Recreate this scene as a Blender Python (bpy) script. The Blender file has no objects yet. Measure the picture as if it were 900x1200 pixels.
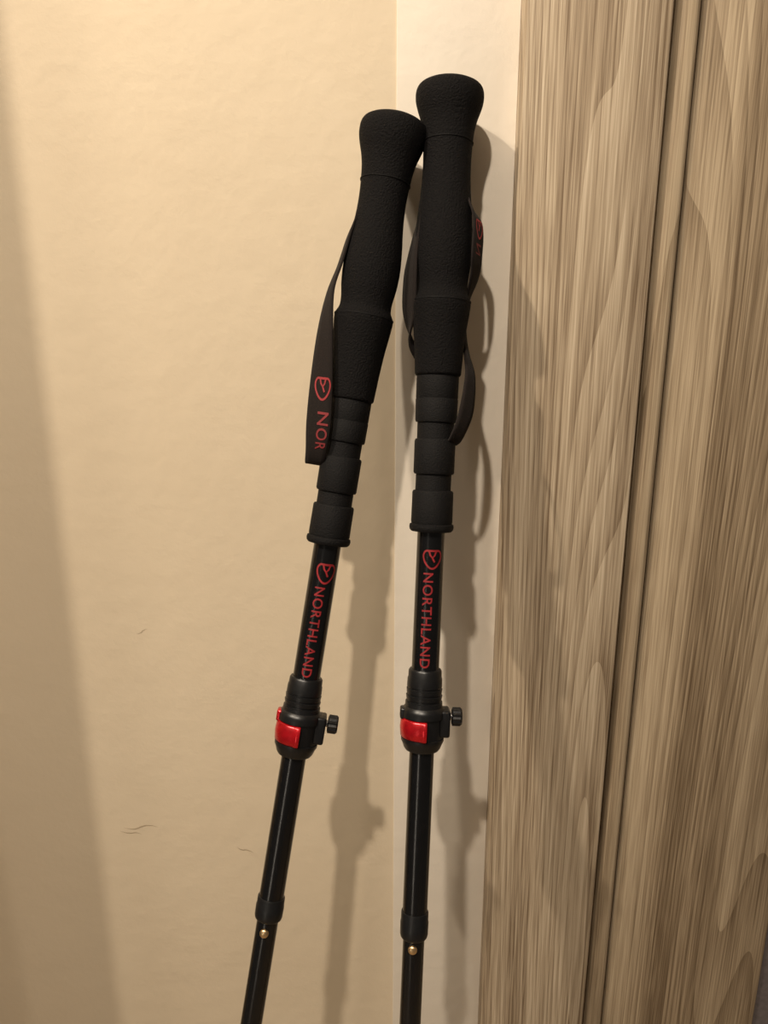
import bpy, bmesh, math, random
from mathutils import Vector, Matrix
random.seed(4)
scene = bpy.context.scene
COL = scene.collection
scene.view_settings.view_transform = 'Standard'

# ------------------------------------------------------------------ materials
def new_mat(name):
    m = bpy.data.materials.new(name); m.use_nodes = True
    nt = m.node_tree; b = nt.nodes['Principled BSDF']
    return m, nt, b
def coords(nt, scale=(1,1,1)):
    tc = nt.nodes.new('ShaderNodeTexCoord'); mp = nt.nodes.new('ShaderNodeMapping')
    mp.inputs['Scale'].default_value = scale
    nt.links.new(tc.outputs['Object'], mp.inputs['Vector'])
    return mp.outputs['Vector']
def noise(nt, vec, scale, detail=4, rough=.5, dist=0):
    n = nt.nodes.new('ShaderNodeTexNoise')
    n.inputs['Scale'].default_value = scale; n.inputs['Detail'].default_value = detail
    n.inputs['Roughness'].default_value = rough; n.inputs['Distortion'].default_value = dist
    if vec: nt.links.new(vec, n.inputs['Vector'])
    return n.outputs['Fac']
def ramp(nt, fac, stops):
    r = nt.nodes.new('ShaderNodeValToRGB'); e = r.color_ramp.elements
    while len(e) < len(stops): e.new(.5)
    for el, (p, c) in zip(e, stops):
        el.position = p; el.color = (*c, 1) if len(c) == 3 else c
    nt.links.new(fac, r.inputs['Fac']); return r.outputs['Color']
def bump(nt, b, fac, strength, dist):
    bp = nt.nodes.new('ShaderNodeBump'); bp.inputs['Strength'].default_value = strength
    bp.inputs['Distance'].default_value = dist
    nt.links.new(fac, bp.inputs['Height']); nt.links.new(bp.outputs['Normal'], b.inputs['Normal'])

def paint(name, c1, c2, rough=.55):
    m, nt, b = new_mat(name)
    v = coords(nt)
    col = ramp(nt, noise(nt, v, 3.0, 5, .6), [(.3, c1), (.7, c2)])
    nt.links.new(col, b.inputs['Base Color'])
    b.inputs['Roughness'].default_value = rough
    b.inputs['Specular IOR Level'].default_value = .3
    bump(nt, b, noise(nt, v, 45, 5, .55), .3, .0025)
    return m
M_WALL = paint('wall_paint', (.625,.52,.38), (.665,.56,.415))
M_PALE = paint('pale_plaster', (.71,.64,.545), (.74,.67,.575))
M_CEIL = paint('ceiling_paint', (.7,.66,.6), (.74,.7,.64))
M_SCUFF = paint('scuff', (.38,.30,.21), (.44,.35,.24))

def wood(name, light, mid, dark, seed):
    m, nt, b = new_mat(name)
    tc = nt.nodes.new('ShaderNodeTexCoord')
    def math_(op, a, bb=0.0):
        q = nt.nodes.new('ShaderNodeMath'); q.operation = op
        for s, v in ((q.inputs[0], a), (q.inputs[1], bb)):
            if isinstance(v, (int, float)): s.default_value = v
            else: nt.links.new(v, s)
        return q.outputs[0]
    def streak(sx, sz, det, rough, dist=0.0, off=0.0):
        mm = nt.nodes.new('ShaderNodeMapping'); mm.inputs['Scale'].default_value = (sx, sx*.2, sz)
        mm.inputs['Location'].default_value = (seed*3+off, 0, seed+off)
        nt.links.new(tc.outputs['Object'], mm.inputs['Vector'])
        q = nt.nodes.new('ShaderNodeTexNoise'); q.inputs['Scale'].default_value = 1
        q.inputs['Detail'].default_value = det; q.inputs['Roughness'].default_value = rough
        q.inputs['Distortion'].default_value = dist
        nt.links.new(mm.outputs['Vector'], q.inputs['Vector']); return q.outputs['Fac']
    sep = nt.nodes.new('ShaderNodeSeparateXYZ'); nt.links.new(tc.outputs['Object'], sep.inputs[0])
    # growth rings of a plain-sawn board: x plus a slow two-dimensional warp
    warp = streak(13, 1.0, 0, .4)
    ph = math_('ADD', math_('MULTIPLY', sep.outputs['X'], 140.0), math_('MULTIPLY', warp, 22.0))
    rings = math_('POWER', math_('FRACT', ph), 1.8)
    fine = streak(650, 6, 2, .6)
    hair = streak(1400, 24, 1, .5, off=5)
    broad = streak(38, .5, 1, .5, off=11)
    f = math_('ADD', math_('MULTIPLY', fine, .42), math_('MULTIPLY', hair, .28))
    f = math_('ADD', f, math_('MULTIPLY', broad, .50))
    f = math_('SUBTRACT', f, math_('MULTIPLY', rings, .115))
    f = math_('ADD', f, .165)
    col = ramp(nt, f, [(.57, dark), (.74, mid), (.91, light)])
    nt.links.new(col, b.inputs['Base Color'])
    b.inputs['Roughness'].default_value = .48
    b.inputs['Specular IOR Level'].default_value = .3
    bump(nt, b, f, .3, .0008)
    return m
M_WOOD = wood('taupe_wood', (.63,.525,.39), (.42,.33,.23), (.19,.133,.083), 1.7)
M_WOOD2 = wood('taupe_wood_door', (.46,.365,.25), (.285,.214,.138), (.125,.085,.050), 5.1)

def simple(name, c, rough, metal=0, spec=.5, nscale=None, bs=.2, bd=.0004, sheen=0):
    m, nt, b = new_mat(name)
    v = coords(nt)
    c2 = tuple(x*1.35 for x in c)
    col = ramp(nt, noise(nt, v, nscale or 200, 3), [(.35, c), (.7, c2)])
    nt.links.new(col, b.inputs['Base Color'])
    b.inputs['Roughness'].default_value = rough; b.inputs['Metallic'].default_value = metal
    b.inputs['Specular IOR Level'].default_value = spec
    b.inputs['Sheen Weight'].default_value = sheen
    if nscale: bump(nt, b, noise(nt, v, nscale, 3), bs, bd)
    return m
M_FOAM = simple('eva_foam', (.0042,.0037,.0038), .8, spec=.13, nscale=900, bs=1, bd=.0012)
M_FOAM2 = simple('eva_foam_dense', (.0045,.0041,.0042), .7, spec=.18, nscale=1200, bs=.8, bd=.0008)
M_SHAFT = simple('black_anodised', (.003,.003,.0035), .22, metal=0, spec=.6)
M_PLAST = simple('black_plastic', (.006,.006,.0065), .36, spec=.4, nscale=600, bs=.1)
M_RED = simple('red_anodised', (.46,.006,.012), .26, metal=.6, spec=1)
M_PRINT = simple('red_print', (.21,.010,.013), .5)
M_PRINTD = simple('dark_red_print', (.15,.010,.012), .7)
M_PRINTB = simple('bright_red_print', (.33,.012,.02), .6)
M_WEB = simple('webbing', (.012,.0090,.0080), .85, spec=.12, nscale=1500, bs=.8, bd=.0005, sheen=.03)
M_BRASS = simple('brass_button', (.70,.50,.28), .35, metal=1)
M_STEEL = simple('steel_tip', (.4,.4,.42), .35, metal=1)

# ------------------------------------------------------------------ helpers
def obj_from(name, verts, faces, mat, parent=None, smooth=False, angle=35):
    me = bpy.data.meshes.new(name); me.from_pydata([tuple(v) for v in verts], [], faces); me.update()
    bm = bmesh.new(); bm.from_mesh(me); bmesh.ops.recalc_face_normals(bm, faces=bm.faces); bm.to_mesh(me); bm.free()
    if smooth:
        for p in me.polygons: p.use_smooth = True
        me.set_sharp_from_angle(angle=math.radians(angle))
    me.materials.append(mat)
    o = bpy.data.objects.new(name, me); COL.objects.link(o)
    if parent: o.parent = parent
    return o
def box(name, x0, x1, y0, y1, z0, z1, mat, bev=0, parent=None):
    bm = bmesh.new()
    bmesh.ops.create_cube(bm, size=1, matrix=Matrix.Translation(((x0+x1)/2,(y0+y1)/2,(z0+z1)/2)) @ Matrix.Diagonal((x1-x0,y1-y0,z1-z0,1)))
    if bev: bmesh.ops.bevel(bm, geom=bm.edges[:], offset=bev, segments=3, affect='EDGES', profile=.5)
    me = bpy.data.meshes.new(name); bm.to_mesh(me); bm.free()
    if bev:
        for p in me.polygons: p.use_smooth = True
        me.set_sharp_from_angle(angle=math.radians(40))
    me.materials.append(mat)
    o = bpy.data.objects.new(name, me); COL.objects.link(o)
    if parent: o.parent = parent
    return o

# ------------------------------------------------------------------ room shell
box('wall_back', -1.2, 1.2, 0, .12, 0, 2.42, M_WALL)
box('shadow_blocker_left', -.50, -.385, -.185, 0, 0, 2.42, M_WALL, .002)  # unseen blocker, sized for its shadow edge on the back wall
box('floor', -1.2, 1.2, -2.2, .12, -.05, 0, M_WOOD2)
box('ceiling', -1.2, 1.2, -2.2, .12, 2.42, 2.47, M_CEIL)
box('trim_1', .0083, .0895, -.0012, 0, 0, 2.42, M_PALE, .0005)

def extrude_profile(name, pts, z0, z1, mat):
    v = [(x, y, z0) for x, y in pts] + [(x, y, z1) for x, y in pts]
    n = len(pts)
    f = [[i, (i+1) % n, n+(i+1) % n, n+i] for i in range(n)] + [list(range(n)), list(range(n, 2*n))]
    return obj_from(name, v, f, mat, smooth=True, angle=50)
def ease(x0, x1, y0, yb, r=.0018):
    return [(x0, yb), (x0, y0+r), (x0+r*.3, y0+r*.3), (x0+r, y0), (x1-r, y0), (x1-r*.3, y0+r*.3), (x1, y0+r), (x1, yb)]
extrude_profile('trim_2', ease(.0895, .1835, -.020, 0), 0, 2.2, M_WOOD)
extrude_profile('trim_3', [(.1835,0),(.1835,-.006),(.188,-.006),(.1885,-.0115),(.190,-.0135),(.1925,-.0145),(.199,-.0145),(.2015,-.0135),(.203,-.011),(.2035,-.003),(.2055,-.003),(.2055,0)], 0, 2.2, M_WOOD2)
extrude_profile('door_1', ease(.2060, .347, -.0085, 0, .0015), 0, 2.2, M_WOOD2)
box('door_gap_shade', .3475, .43, -.004, 0, 0, 2.2, simple('shadow_grey', (.10,.085,.085), .7))  # grey strip past the door edge: shade of the gap put in as colour

# wall scuffs (thin raised marks)
def stroke2d(pts, w):
    V=[];F=[]
    for i,(x,y) in enumerate(pts):
        a = pts[max(0,i-1)]; b = pts[min(len(pts)-1,i+1)]
        d = Vector((b[0]-a[0], b[1]-a[1])).normalized(); n = Vector((-d.y, d.x))
        ww = w(i/(len(pts)-1)) if callable(w) else w
        V += [(x+n.x*ww, y+n.y*ww), (x-n.x*ww, y-n.y*ww)]
    for i in range(len(pts)-1): F.append([2*i, 2*i+1, 2*i+3, 2*i+2])
    return V, F
wallobj = bpy.data.objects['wall_back']
def scuff(x, z, length, ang, amp, w):
    pts=[]
    for i in range(13):
        k=i/12-.5
        a=length*k; b_=amp*math.sin(k*7)+random.uniform(-.0004,.0004)
        pts.append((x+a*math.cos(ang)-b_*math.sin(ang), z+a*math.sin(ang)+b_*math.cos(ang)))
    V,F = stroke2d(pts, lambda t: w*math.sin(math.pi*min(max(t,.03),.97)))
    obj_from('scuff', [(a,-.0002,b_) for a,b_ in V], F, M_SCUFF, wallobj)
scuff(-.213, .612, .030, .05, .0015, .0005)
scuff(-.222, .606, .020, -.2, .001, .0004)
scuff(-.123, .588, .016, -.4, .0008, .0005)
scuff(-.196, .800, .010, .5, .0005, .0003)

# ------------------------------------------------------------------ trekking poles
T0, T1 = .546, .585
class Pole:
    def __init__(s, name, P0, P1, v0, v1, vmap):
        s.P0 = Vector(P0); P1 = Vector(P1)
        s.A = (P1-s.P0); s.L = s.A.length; s.A.normalize()
        s.F = (Vector((0,-1,0)) - s.A*Vector((0,-1,0)).dot(s.A)).normalized()
        s.R = s.F.cross(s.A).normalized()
        s.v0, s.v1, s.vmap = v0, v1, vmap
        s.e = bpy.data.objects.new(name, None); COL.objects.link(s.e)
        s.e.empty_display_size = .05
    def mapv(s, v):      # stations of the master pole -> this pole
        m = s.vmap
        if m is None: return v
        if v <= m[0][0]: return v + m[0][1]-m[0][0]
        for (a, b), (c, d) in zip(m, m[1:]):
            if v <= c: return b + (v-a)*(d-b)/(c-a)
        return v + m[-1][1]-m[-1][0]
    def st(s, v, master=True):
        if master: v = s.mapv(v)
        w = (v-s.v0)/(s.v1-s.v0)
        if w > 1: return s.L*(1 + (w-1)*1.1), T1
        a = w*T0/(T1-w*(T1-T0))
        return a*s.L, T0+(T1-T0)*a
    def pt(s, d, phi, r): return s.P0 + s.A*d + s.R*(r*math.cos(phi)) + s.F*(r*math.sin(phi))
    def loc(s, d, x, f): return s.P0 + s.A*d + s.R*x + s.F*f
    def lathe(s, name, prof, mat, seg=48, master=True, raw=False, angle=35):
        V=[];Fc=[]
        for v, hw in prof:
            if raw: d, r = v, hw
            else:
                d, t = s.st(v, master); r = hw*t/1000
            r = max(r, 1e-5)
            for k in range(seg): V.append(s.pt(d, 2*math.pi*k/seg, r))
        n=len(prof)
        for i in range(n-1):
            for k in range(seg):
                k2=(k+1)%seg
                Fc.append([i*seg+k, i*seg+k2, (i+1)*seg+k2, (i+1)*seg+k])
        Fc.append(list(range(seg))); Fc.append([(n-1)*seg+k for k in range(seg)])
        return obj_from(name, V, Fc, mat, s.e, True, angle)

def smooth_prof(p, sub=5):
    out=[]
    for i in range(len(p)-1):
        p0=p[max(0,i-1)];p1=p[i];p2=p[i+1];p3=p[min(len(p)-1,i+2)]
        for j in range(sub):
            t=j/sub
            h00=2*t**3-3*t**2+1;h10=t**3-2*t**2+t;h01=-2*t**3+3*t**2;h11=t**3-t**2
            dx=p2[0]-p1[0]
            m1=(p2[1]-p0[1])/max(1e-6,(p2[0]-p0[0]))*dx; m2=(p3[1]-p1[1])/max(1e-6,(p3[0]-p1[0]))*dx
            out.append((p1[0]+dx*t, h00*p1[1]+h10*m1+h01*p2[1]+h11*m2))
    out.append(p[-1]); return out

def text_mesh(s, body):
    cu = bpy.data.curves.new('tmp_text', 'FONT'); cu.body = body; cu.size = 1; cu.resolution_u = 4
    cu.offset = .011
    cu.space_character = 1.12
    ob = bpy.data.objects.new('tmp_text', cu); COL.objects.link(ob)
    bpy.context.view_layer.update()
    dg = bpy.context.evaluated_depsgraph_get()
    me = bpy.data.meshes.new_from_object(ob.evaluated_get(dg))
    bpy.data.objects.remove(ob)
    bm = bmesh.new(); bm.from_mesh(me)
    bmesh.ops.remove_doubles(bm, verts=bm.verts, dist=1e-5)
    bmesh.ops.triangulate(bm, faces=bm.faces)
    for _ in range(2):
        ed=[e for e in bm.edges if e.calc_length()>.18]
        if ed: bmesh.ops.subdivide_edges(bm, edges=ed, cuts=1); bmesh.ops.triangulate(bm, faces=bm.faces)
    bm.verts.ensure_lookup_table()
    V=[(v.co.x,v.co.y) for v in bm.verts]; Fc=[[v.index for v in f.verts] for f in bm.faces]
    bm.free(); bpy.data.meshes.remove(me)
    x0=min(v[0] for v in V);x1=max(v[0] for v in V);y0=min(v[1] for v in V);y1=max(v[1] for v in V)
    return [((x-x0)/(x1-x0),(y-y0)/(y1-y0)) for x,y in V], Fc

def logo2d():   # unit box, x along reading direction, y up
    V=[];Fc=[]
    def add(pts,w):
        nonlocal V,Fc
        v,f=stroke2d(pts,w); o=len(V); V+=v; Fc+=[[i+o for i in q] for q in f]
    pts=[]
    for i in range(33):
        a=2*math.pi*i/32+math.pi
        x=.5+.46*math.cos(a); y=.5+.46*math.sin(a)*(1-.3*math.cos(a))
        if math.cos(a)<-.8: x+=.10*(-math.cos(a)-.8)/.2
        pts.append((x,y))
    add(pts,.045)
    add([(.10,.30),(.34,.38),(.46,.5),(.34,.62),(.10,.70)],.045)
    add([(.46,.5),(.66,.62)],.045)
    return V,Fc

def build_pole(p, strap_rows, strap_print):
    g = smooth_prof([(100.5,32.5),(103,36.5),(107,39),(113,40),(121,39.4),(130,37.0),(140,33.6),(152,30.8),(166,29.2),(186,28.2),(206,28.2),(230,29.6),(255,32),(285,33.8),(310,32.8),(330,30.4),(343,30.6),(354,34.6),(368,33.6),(385,31.2),(405,29.2),(425,27.8),(438,27.0)])
    prof = [(96.0,1),(96.4,14),(97.4,22),(98.8,28.5)] + g
    p.lathe('grip_foam', prof+[(440,26),(440.5,20)], M_FOAM, 64, angle=60)
    p.lathe('grip_seam', [(167,28.9),(167.5,30.0),(168.5,30.0),(169,28.7)], M_FOAM2, 64)
    p.lathe('grip_seam_lower', [(352,32.6),(353,35.2),(354.5,35.2),(356,32.6)], M_FOAM2, 64)
    p.lathe('extension_grip', [(438,20),(439,24.2),(441,24.8),(466,24.6),(467,24.2),(468,24.8),(492,24.4),(494.5,23.6),(495,21.6),(514,21.4),(514.5,23),(516.5,24),(553,23.8),(555,22.8),(555.5,20.8),(574,20.8),(574.5,23),(576.5,24),(611,24.2),(613,23.6),(614,25.6),(617,26),(620,25.4),(622,23.5),(622.5,14)], M_FOAM2, 64)
    p.lathe('upper_tube', [(612,16),(795,16)], M_SHAFT, 64)
    sl=[(782,15),(783,18.2),(785,19.4),(792,19.6),(794,20.3),(802,20.6)]
    for k in range(3):
        v=803+k*7.5; sl+=[(v,20.6),(v+.7,19.5),(v+2,19.5),(v+2.7,21+k*.3)]
    sl+=[(826,22),(829,24.5),(832,25.4),(838,25.4),(838.5,23.6),(862,23.6),(862.5,25.2),(866,25),(869,23.4),(874,21.6),(877,19.5),(878,14)]
    p.lathe('clamp_body', sl, M_PLAST, 64)
    k=p.st(838)[1]/1000
    def lbox(name, da, db, xa, xb, fa, fb, mat, bev):
        o=box(name, xa, xb, fa, fb, da, db, mat, bev, None)
        for v in o.data.vertices:
            x,f,d=v.co; v.co=p.loc(d,x,f)
        bm=bmesh.new(); bm.from_mesh(o.data); bmesh.ops.recalc_face_normals(bm, faces=bm.faces); bm.to_mesh(o.data); bm.free()
        o.parent=p.e; return o
    lbox('clamp_lug', p.st(829)[0], p.st(860)[0], 14*k, 31*k, -.0075, .0075, M_PLAST, .0016)
    def cyl_R(name, d, f, xs, mat, seg=20, knurl=0):
        V=[];Fc=[]
        for x,r in xs:
            for q in range(seg):
                a=2*math.pi*q/seg; rr=r*(1-(knurl if q%2 else 0))
                V.append(p.loc(d+rr*math.sin(a), x, f+rr*math.cos(a)))
        n=len(xs)
        for i in range(n-1):
            for q in range(seg):
                q2=(q+1)%seg; Fc.append([i*seg+q,i*seg+q2,(i+1)*seg+q2,(i+1)*seg+q])
        Fc.append(list(range(seg)));Fc.append([(n-1)*seg+q for q in range(seg)])
        return obj_from(name,V,Fc,mat,p.e,True,30)
    dn=p.st(838)[0]
    cyl_R('clamp_screw', dn, 0, [(28*k,.0024),(36*k,.0024)], M_STEEL)
    cyl_R('thumb_nut', dn, 0, [(33*k,.0045),(34*k,.0062),(43*k,.0062),(45*k,.0052)], M_PLAST, 28, .09)
    V=[];Fc=[]; nA=26
    dd0,dd1=p.st(839)[0],p.st(862.5)[0]
    # lever: slightly barrelled shell from behind-left to the front, with a raised pull lip
    for i in range(nA+1):
        q=i/nA; a=math.radians(212-q*128)
        ro=(26.6+ (2.4*math.exp(-((q-.97)/.07)**2)) + (1.2 if q<.1 else 0))*k
        ri=23.4*k
        tp=.0011*(1-min(1,q/.12))
        for (d,r) in ((dd0+tp,ri),(dd0+tp,ro-.0014),(dd0+tp+.0012,ro-.0003),((dd0+dd1)/2,ro+.0002),(dd1-tp-.0012,ro-.0003),(dd1-tp,ro-.0014),(dd1-tp,ri)):
            V.append(p.pt(d,a,r))
    for i in range(nA):
        for j in range(7):
            j2=(j+1)%7; Fc.append([i*7+j,i*7+j2,(i+1)*7+j2,(i+1)*7+j])
    Fc.append(list(range(7)));Fc.append([nA*7+j for j in range(7)])
    obj_from('clamp_lever',V,Fc,M_RED,p.e,True,50)
    lbox('lever_hinge', p.st(828)[0], p.st(841)[0], -27.5*k, -16*k, -.004, .005, M_RED if p.v0>100 else M_PLAST, .0014)
    p.lathe('middle_tube', [(870,14.4),(1080,14.4)], M_SHAFT, 64)
    p.lathe('joint_collar', [(1066,14),(1066.5,15.4),(1068,16),(1078,16),(1079,16.5),(1093,16.3),(1096,15.6),(1097.5,14.4),(1098,11)], M_PLAST, 64)
    dj=p.st(1085)[0]
    dfl=(p.P0.z-.0)/(-p.A.z)
    r=.0073
    p.lathe('lower_tube', [(dj,r),(dfl-.085,r)], M_SHAFT, 48, raw=True)
    p.lathe('tip_sleeve', [(dfl-.09,.0078),(dfl-.088,.0088),(dfl-.06,.0085),(dfl-.018,.0055),(dfl-.016,.003)], M_PLAST, 32, raw=True)
    p.lathe('basket', [(dfl-.056,.0075),(dfl-.055,.012),(dfl-.052,.024),(dfl-.050,.026),(dfl-.0485,.026),(dfl-.050,.02),(dfl-.0525,.011),(dfl-.053,.0075)], M_PLAST, 40, raw=True)
    p.lathe('steel_point', [(dfl-.02,.0032),(dfl-.008,.0032),(dfl-.0035,.0022)], M_STEEL, 20, raw=True)
    db,t=p.st(1106); V=[];Fc=[]
    phi=math.radians(97); seg=20
    c=p.pt(db,phi,0); out=(p.pt(db,phi,1)-c); side=p.A.cross(out)
    rings=[(.0062,.0030),(.0082,.0030),(.0088,.0025),(.0091,.0014),(.0092,.00005)]
    for h,rr in rings:
        for q in range(seg):
            a=2*math.pi*q/seg; V.append(c+out*h+p.A*(rr*math.sin(a))+side*(rr*math.cos(a)))
    for i in range(len(rings)-1):
        for q in range(seg):
            q2=(q+1)%seg; Fc.append([i*seg+q,i*seg+q2,(i+1)*seg+q2,(i+1)*seg+q])
    Fc.append([(len(rings)-1)*seg+q for q in range(seg)])
    obj_from('snap_button',V,Fc,M_BRASS,p.e,True,50)
    R=16*p.st(720)[1]/1000+.00012
    def print_on_tube(name,V2,F2,va,vb,ac,half):
        da,db_=p.st(va)[0],p.st(vb)[0]
        V=[]
        for x,y in V2:
            phi=math.radians(ac)-(y-.5)*2*half/R
            V.append(p.pt(da+(db_-da)*x,phi,R))
        obj_from(name,V,F2,M_PRINT,p.e)
    tv,tf=text_mesh(p,'NORTHLAND')
    print_on_tube('lettering',tv,tf,669,779,p.ac,.0034)
    lv,lf=logo2d(); 
    print_on_tube('emblem',lv,lf,640,665,p.ac-14,.0064)
    rows=[]
    for v,(a,fa),(b,fb) in strap_rows:
        d,t=p.st(v,False); kk=t/1000
        rows.append((p.loc(d,a*kk,fa/1000),p.loc(d,b*kk,fb/1000)))
    def cat(P,i,t):
        p0=P[max(0,i-1)];p1=P[i];p2=P[i+1];p3=P[min(len(P)-1,i+2)]
        return .5*((2*p1)+(p2-p0)*t+(2*p0-5*p1+4*p2-p3)*t*t+(3*p1-p0-3*p2+p3)*t**3)
    Apts=[r_[0] for r_ in rows];Bpts=[r_[1] for r_ in rows]
    def ev(u):
        u=min(max(u,0),len(rows)-1.0001); i=int(u); return cat(Apts,i,u-i),cat(Bpts,i,u-i)
    V=[];Fc=[];m=4; steps=(len(rows)-1)*10
    for sidx in range(steps+1):
        A_,B_=ev(sidx/10)
        for j in range(m+1): V.append(A_.lerp(B_,j/m))
    for i in range(steps):
        for j in range(m): Fc.append([i*(m+1)+j,i*(m+1)+j+1,(i+1)*(m+1)+j+1,(i+1)*(m+1)+j])
    so=obj_from('wrist_strap',V,Fc,M_WEB,p.e,True,80)
    md=so.modifiers.new('thick','SOLIDIFY'); md.thickness=.0013; md.offset=0
    for name,kind,u0,u1,w0,w1,mat in strap_print:
        if kind=='logo': V2,F2=logo2d()
        else: V2,F2=text_mesh(p,kind)
        VV=[]
        for x,y in V2:
            u=u0+(u1-u0)*x; A_,B_=ev(u); A2,B2=ev(u+.02)
            nrm=(B_-A_).cross((A2-A_)).normalized()
            mid=A_.lerp(B_,.5); dd=(mid-p.P0); dd=dd-p.A*dd.dot(p.A)
            if nrm.dot(dd)<0: nrm=-nrm
            VV.append(A_.lerp(B_,w0+(w1-w0)*y)+nrm*.0010)
        obj_from(name,VV,F2,mat,p.e)

right = Pole('trekking_pole', (.0425,-.0274,1.1986), (.0181,-.176,.595), 95, 1190, None)
left = Pole('trekking_pole.001', (.0082,-.032,1.1805), (-.0901,-.176,.595), 130, 1190,
            [(96,137),(166,213),(357,375),(438,467),(495,518),(515,536),(555,576),(575,592),(622,637),(640,656),(665,682),(779,790),(783,793),(830,835),(878,884),(1066,1049),(1098,1076),(1106,1087)])
right.ac=98; left.ac=92
rows_left=[(235,(-20,-8),(-22,6)),(275,(-33,-9),(-29,8)),(315,(-40,-9),(-34,10)),(350,(-47,-4),(-39,10)),(395,(-50,2),(-33,14)),
 (450,(-49,8),(-24,16)),(500,(-46,10),(-18,16)),(532,(-42,8),(-18,12)),(547,(-41,2),(-18,5)),(540,(-40,-4),(-18,-3)),(480,(-36,-10),(-16,-13)),
 (400,(-30,-19),(-10,-20)),(300,(-24,-21),(-2,-22)),(245,(-14,-12),(0,-14))]
rows_right=[(235,(22,-5),(25,9)),(260,(43,0),(31,14)),(300,(45,-1),(31,16)),(322,(43,-6),(32,9)),(350,(34,-14),(30,-2)),(380,(32,-12),(29,-7)),
 (410,(36,-8),(30,-1)),(440,(43,0),(31,8)),(480,(42,4),(25,14)),(505,(34,6),(18,15)),(518,(27,2),(12,7)),(512,(23,-8),(7,-10)),(450,(14,-19),(-6,-20)),
 (405,(-24,-18),(-34,-8)),(370,(-42,-7),(-30,6)),(330,(-44,-6),(-31,10)),(300,(-40,-6),(-31,9)),(260,(-31,-8),(-28,8)),(235,(-22,-6),(-24,6))]
build_pole(right, rows_right, [('strap_emblem','logo',.95,1.55,.15,.85,M_PRINTB),('strap_lettering','N',1.68,2.0,.3,.75,M_PRINTD)])
build_pole(left, rows_left, [('strap_emblem','logo',4.95,5.5,.25,.95,M_PRINT),('strap_lettering','NOR',5.75,6.95,.45,.92,M_PRINTD)])

# ------------------------------------------------------------------ lights
def lamp(name, loc, power, col, size, target, size_y=None):
    l=bpy.data.lights.new(name,'AREA'); l.shape='DISK'; l.size=size; l.energy=power; l.color=col
    if size_y: l.shape='RECTANGLE'; l.size_y=size_y
    o=bpy.data.objects.new(name,l); COL.objects.link(o); o.location=loc
    o.rotation_euler=(Vector(target)-Vector(loc)).to_track_quat('-Z','Y').to_euler()
    return o
lamp('ceiling_spot', (-.85,-.82,2.3), 20, (1,.87,.70), .045, (0,0,.9))
lamp('ceiling_spot.002', (-1.02,-.80,2.3), 6, (1,.87,.70), .12, (0,0,.9))
lamp('ceiling_spot.001', (-.30,-1.25,2.3), 24, (1,.88,.73), .055, (0,0,.9))
# added soft light, low behind the camera, for highlights on the pole shafts
lamp('shaft_highlight_light', (-.75,-1.6,.62), 1.6, (1,.88,.73), .10, (0,0,.8), .8)
w=bpy.data.worlds.new('World'); scene.world=w; w.use_nodes=True
bg=w.node_tree.nodes['Background']; bg.inputs[0].default_value=(1,.86,.69,1); bg.inputs[1].default_value=.07

# ------------------------------------------------------------------ camera
cam=bpy.data.cameras.new('camera'); co=bpy.data.objects.new('camera',cam); COL.objects.link(co)
co.location=(0,-.63,1.1); co.rotation_euler=(math.radians(90-17.5),0,0)
cam.sensor_fit='VERTICAL'; cam.sensor_height=36; cam.lens=36*1000/1200; cam.clip_start=.01
scene.camera=co
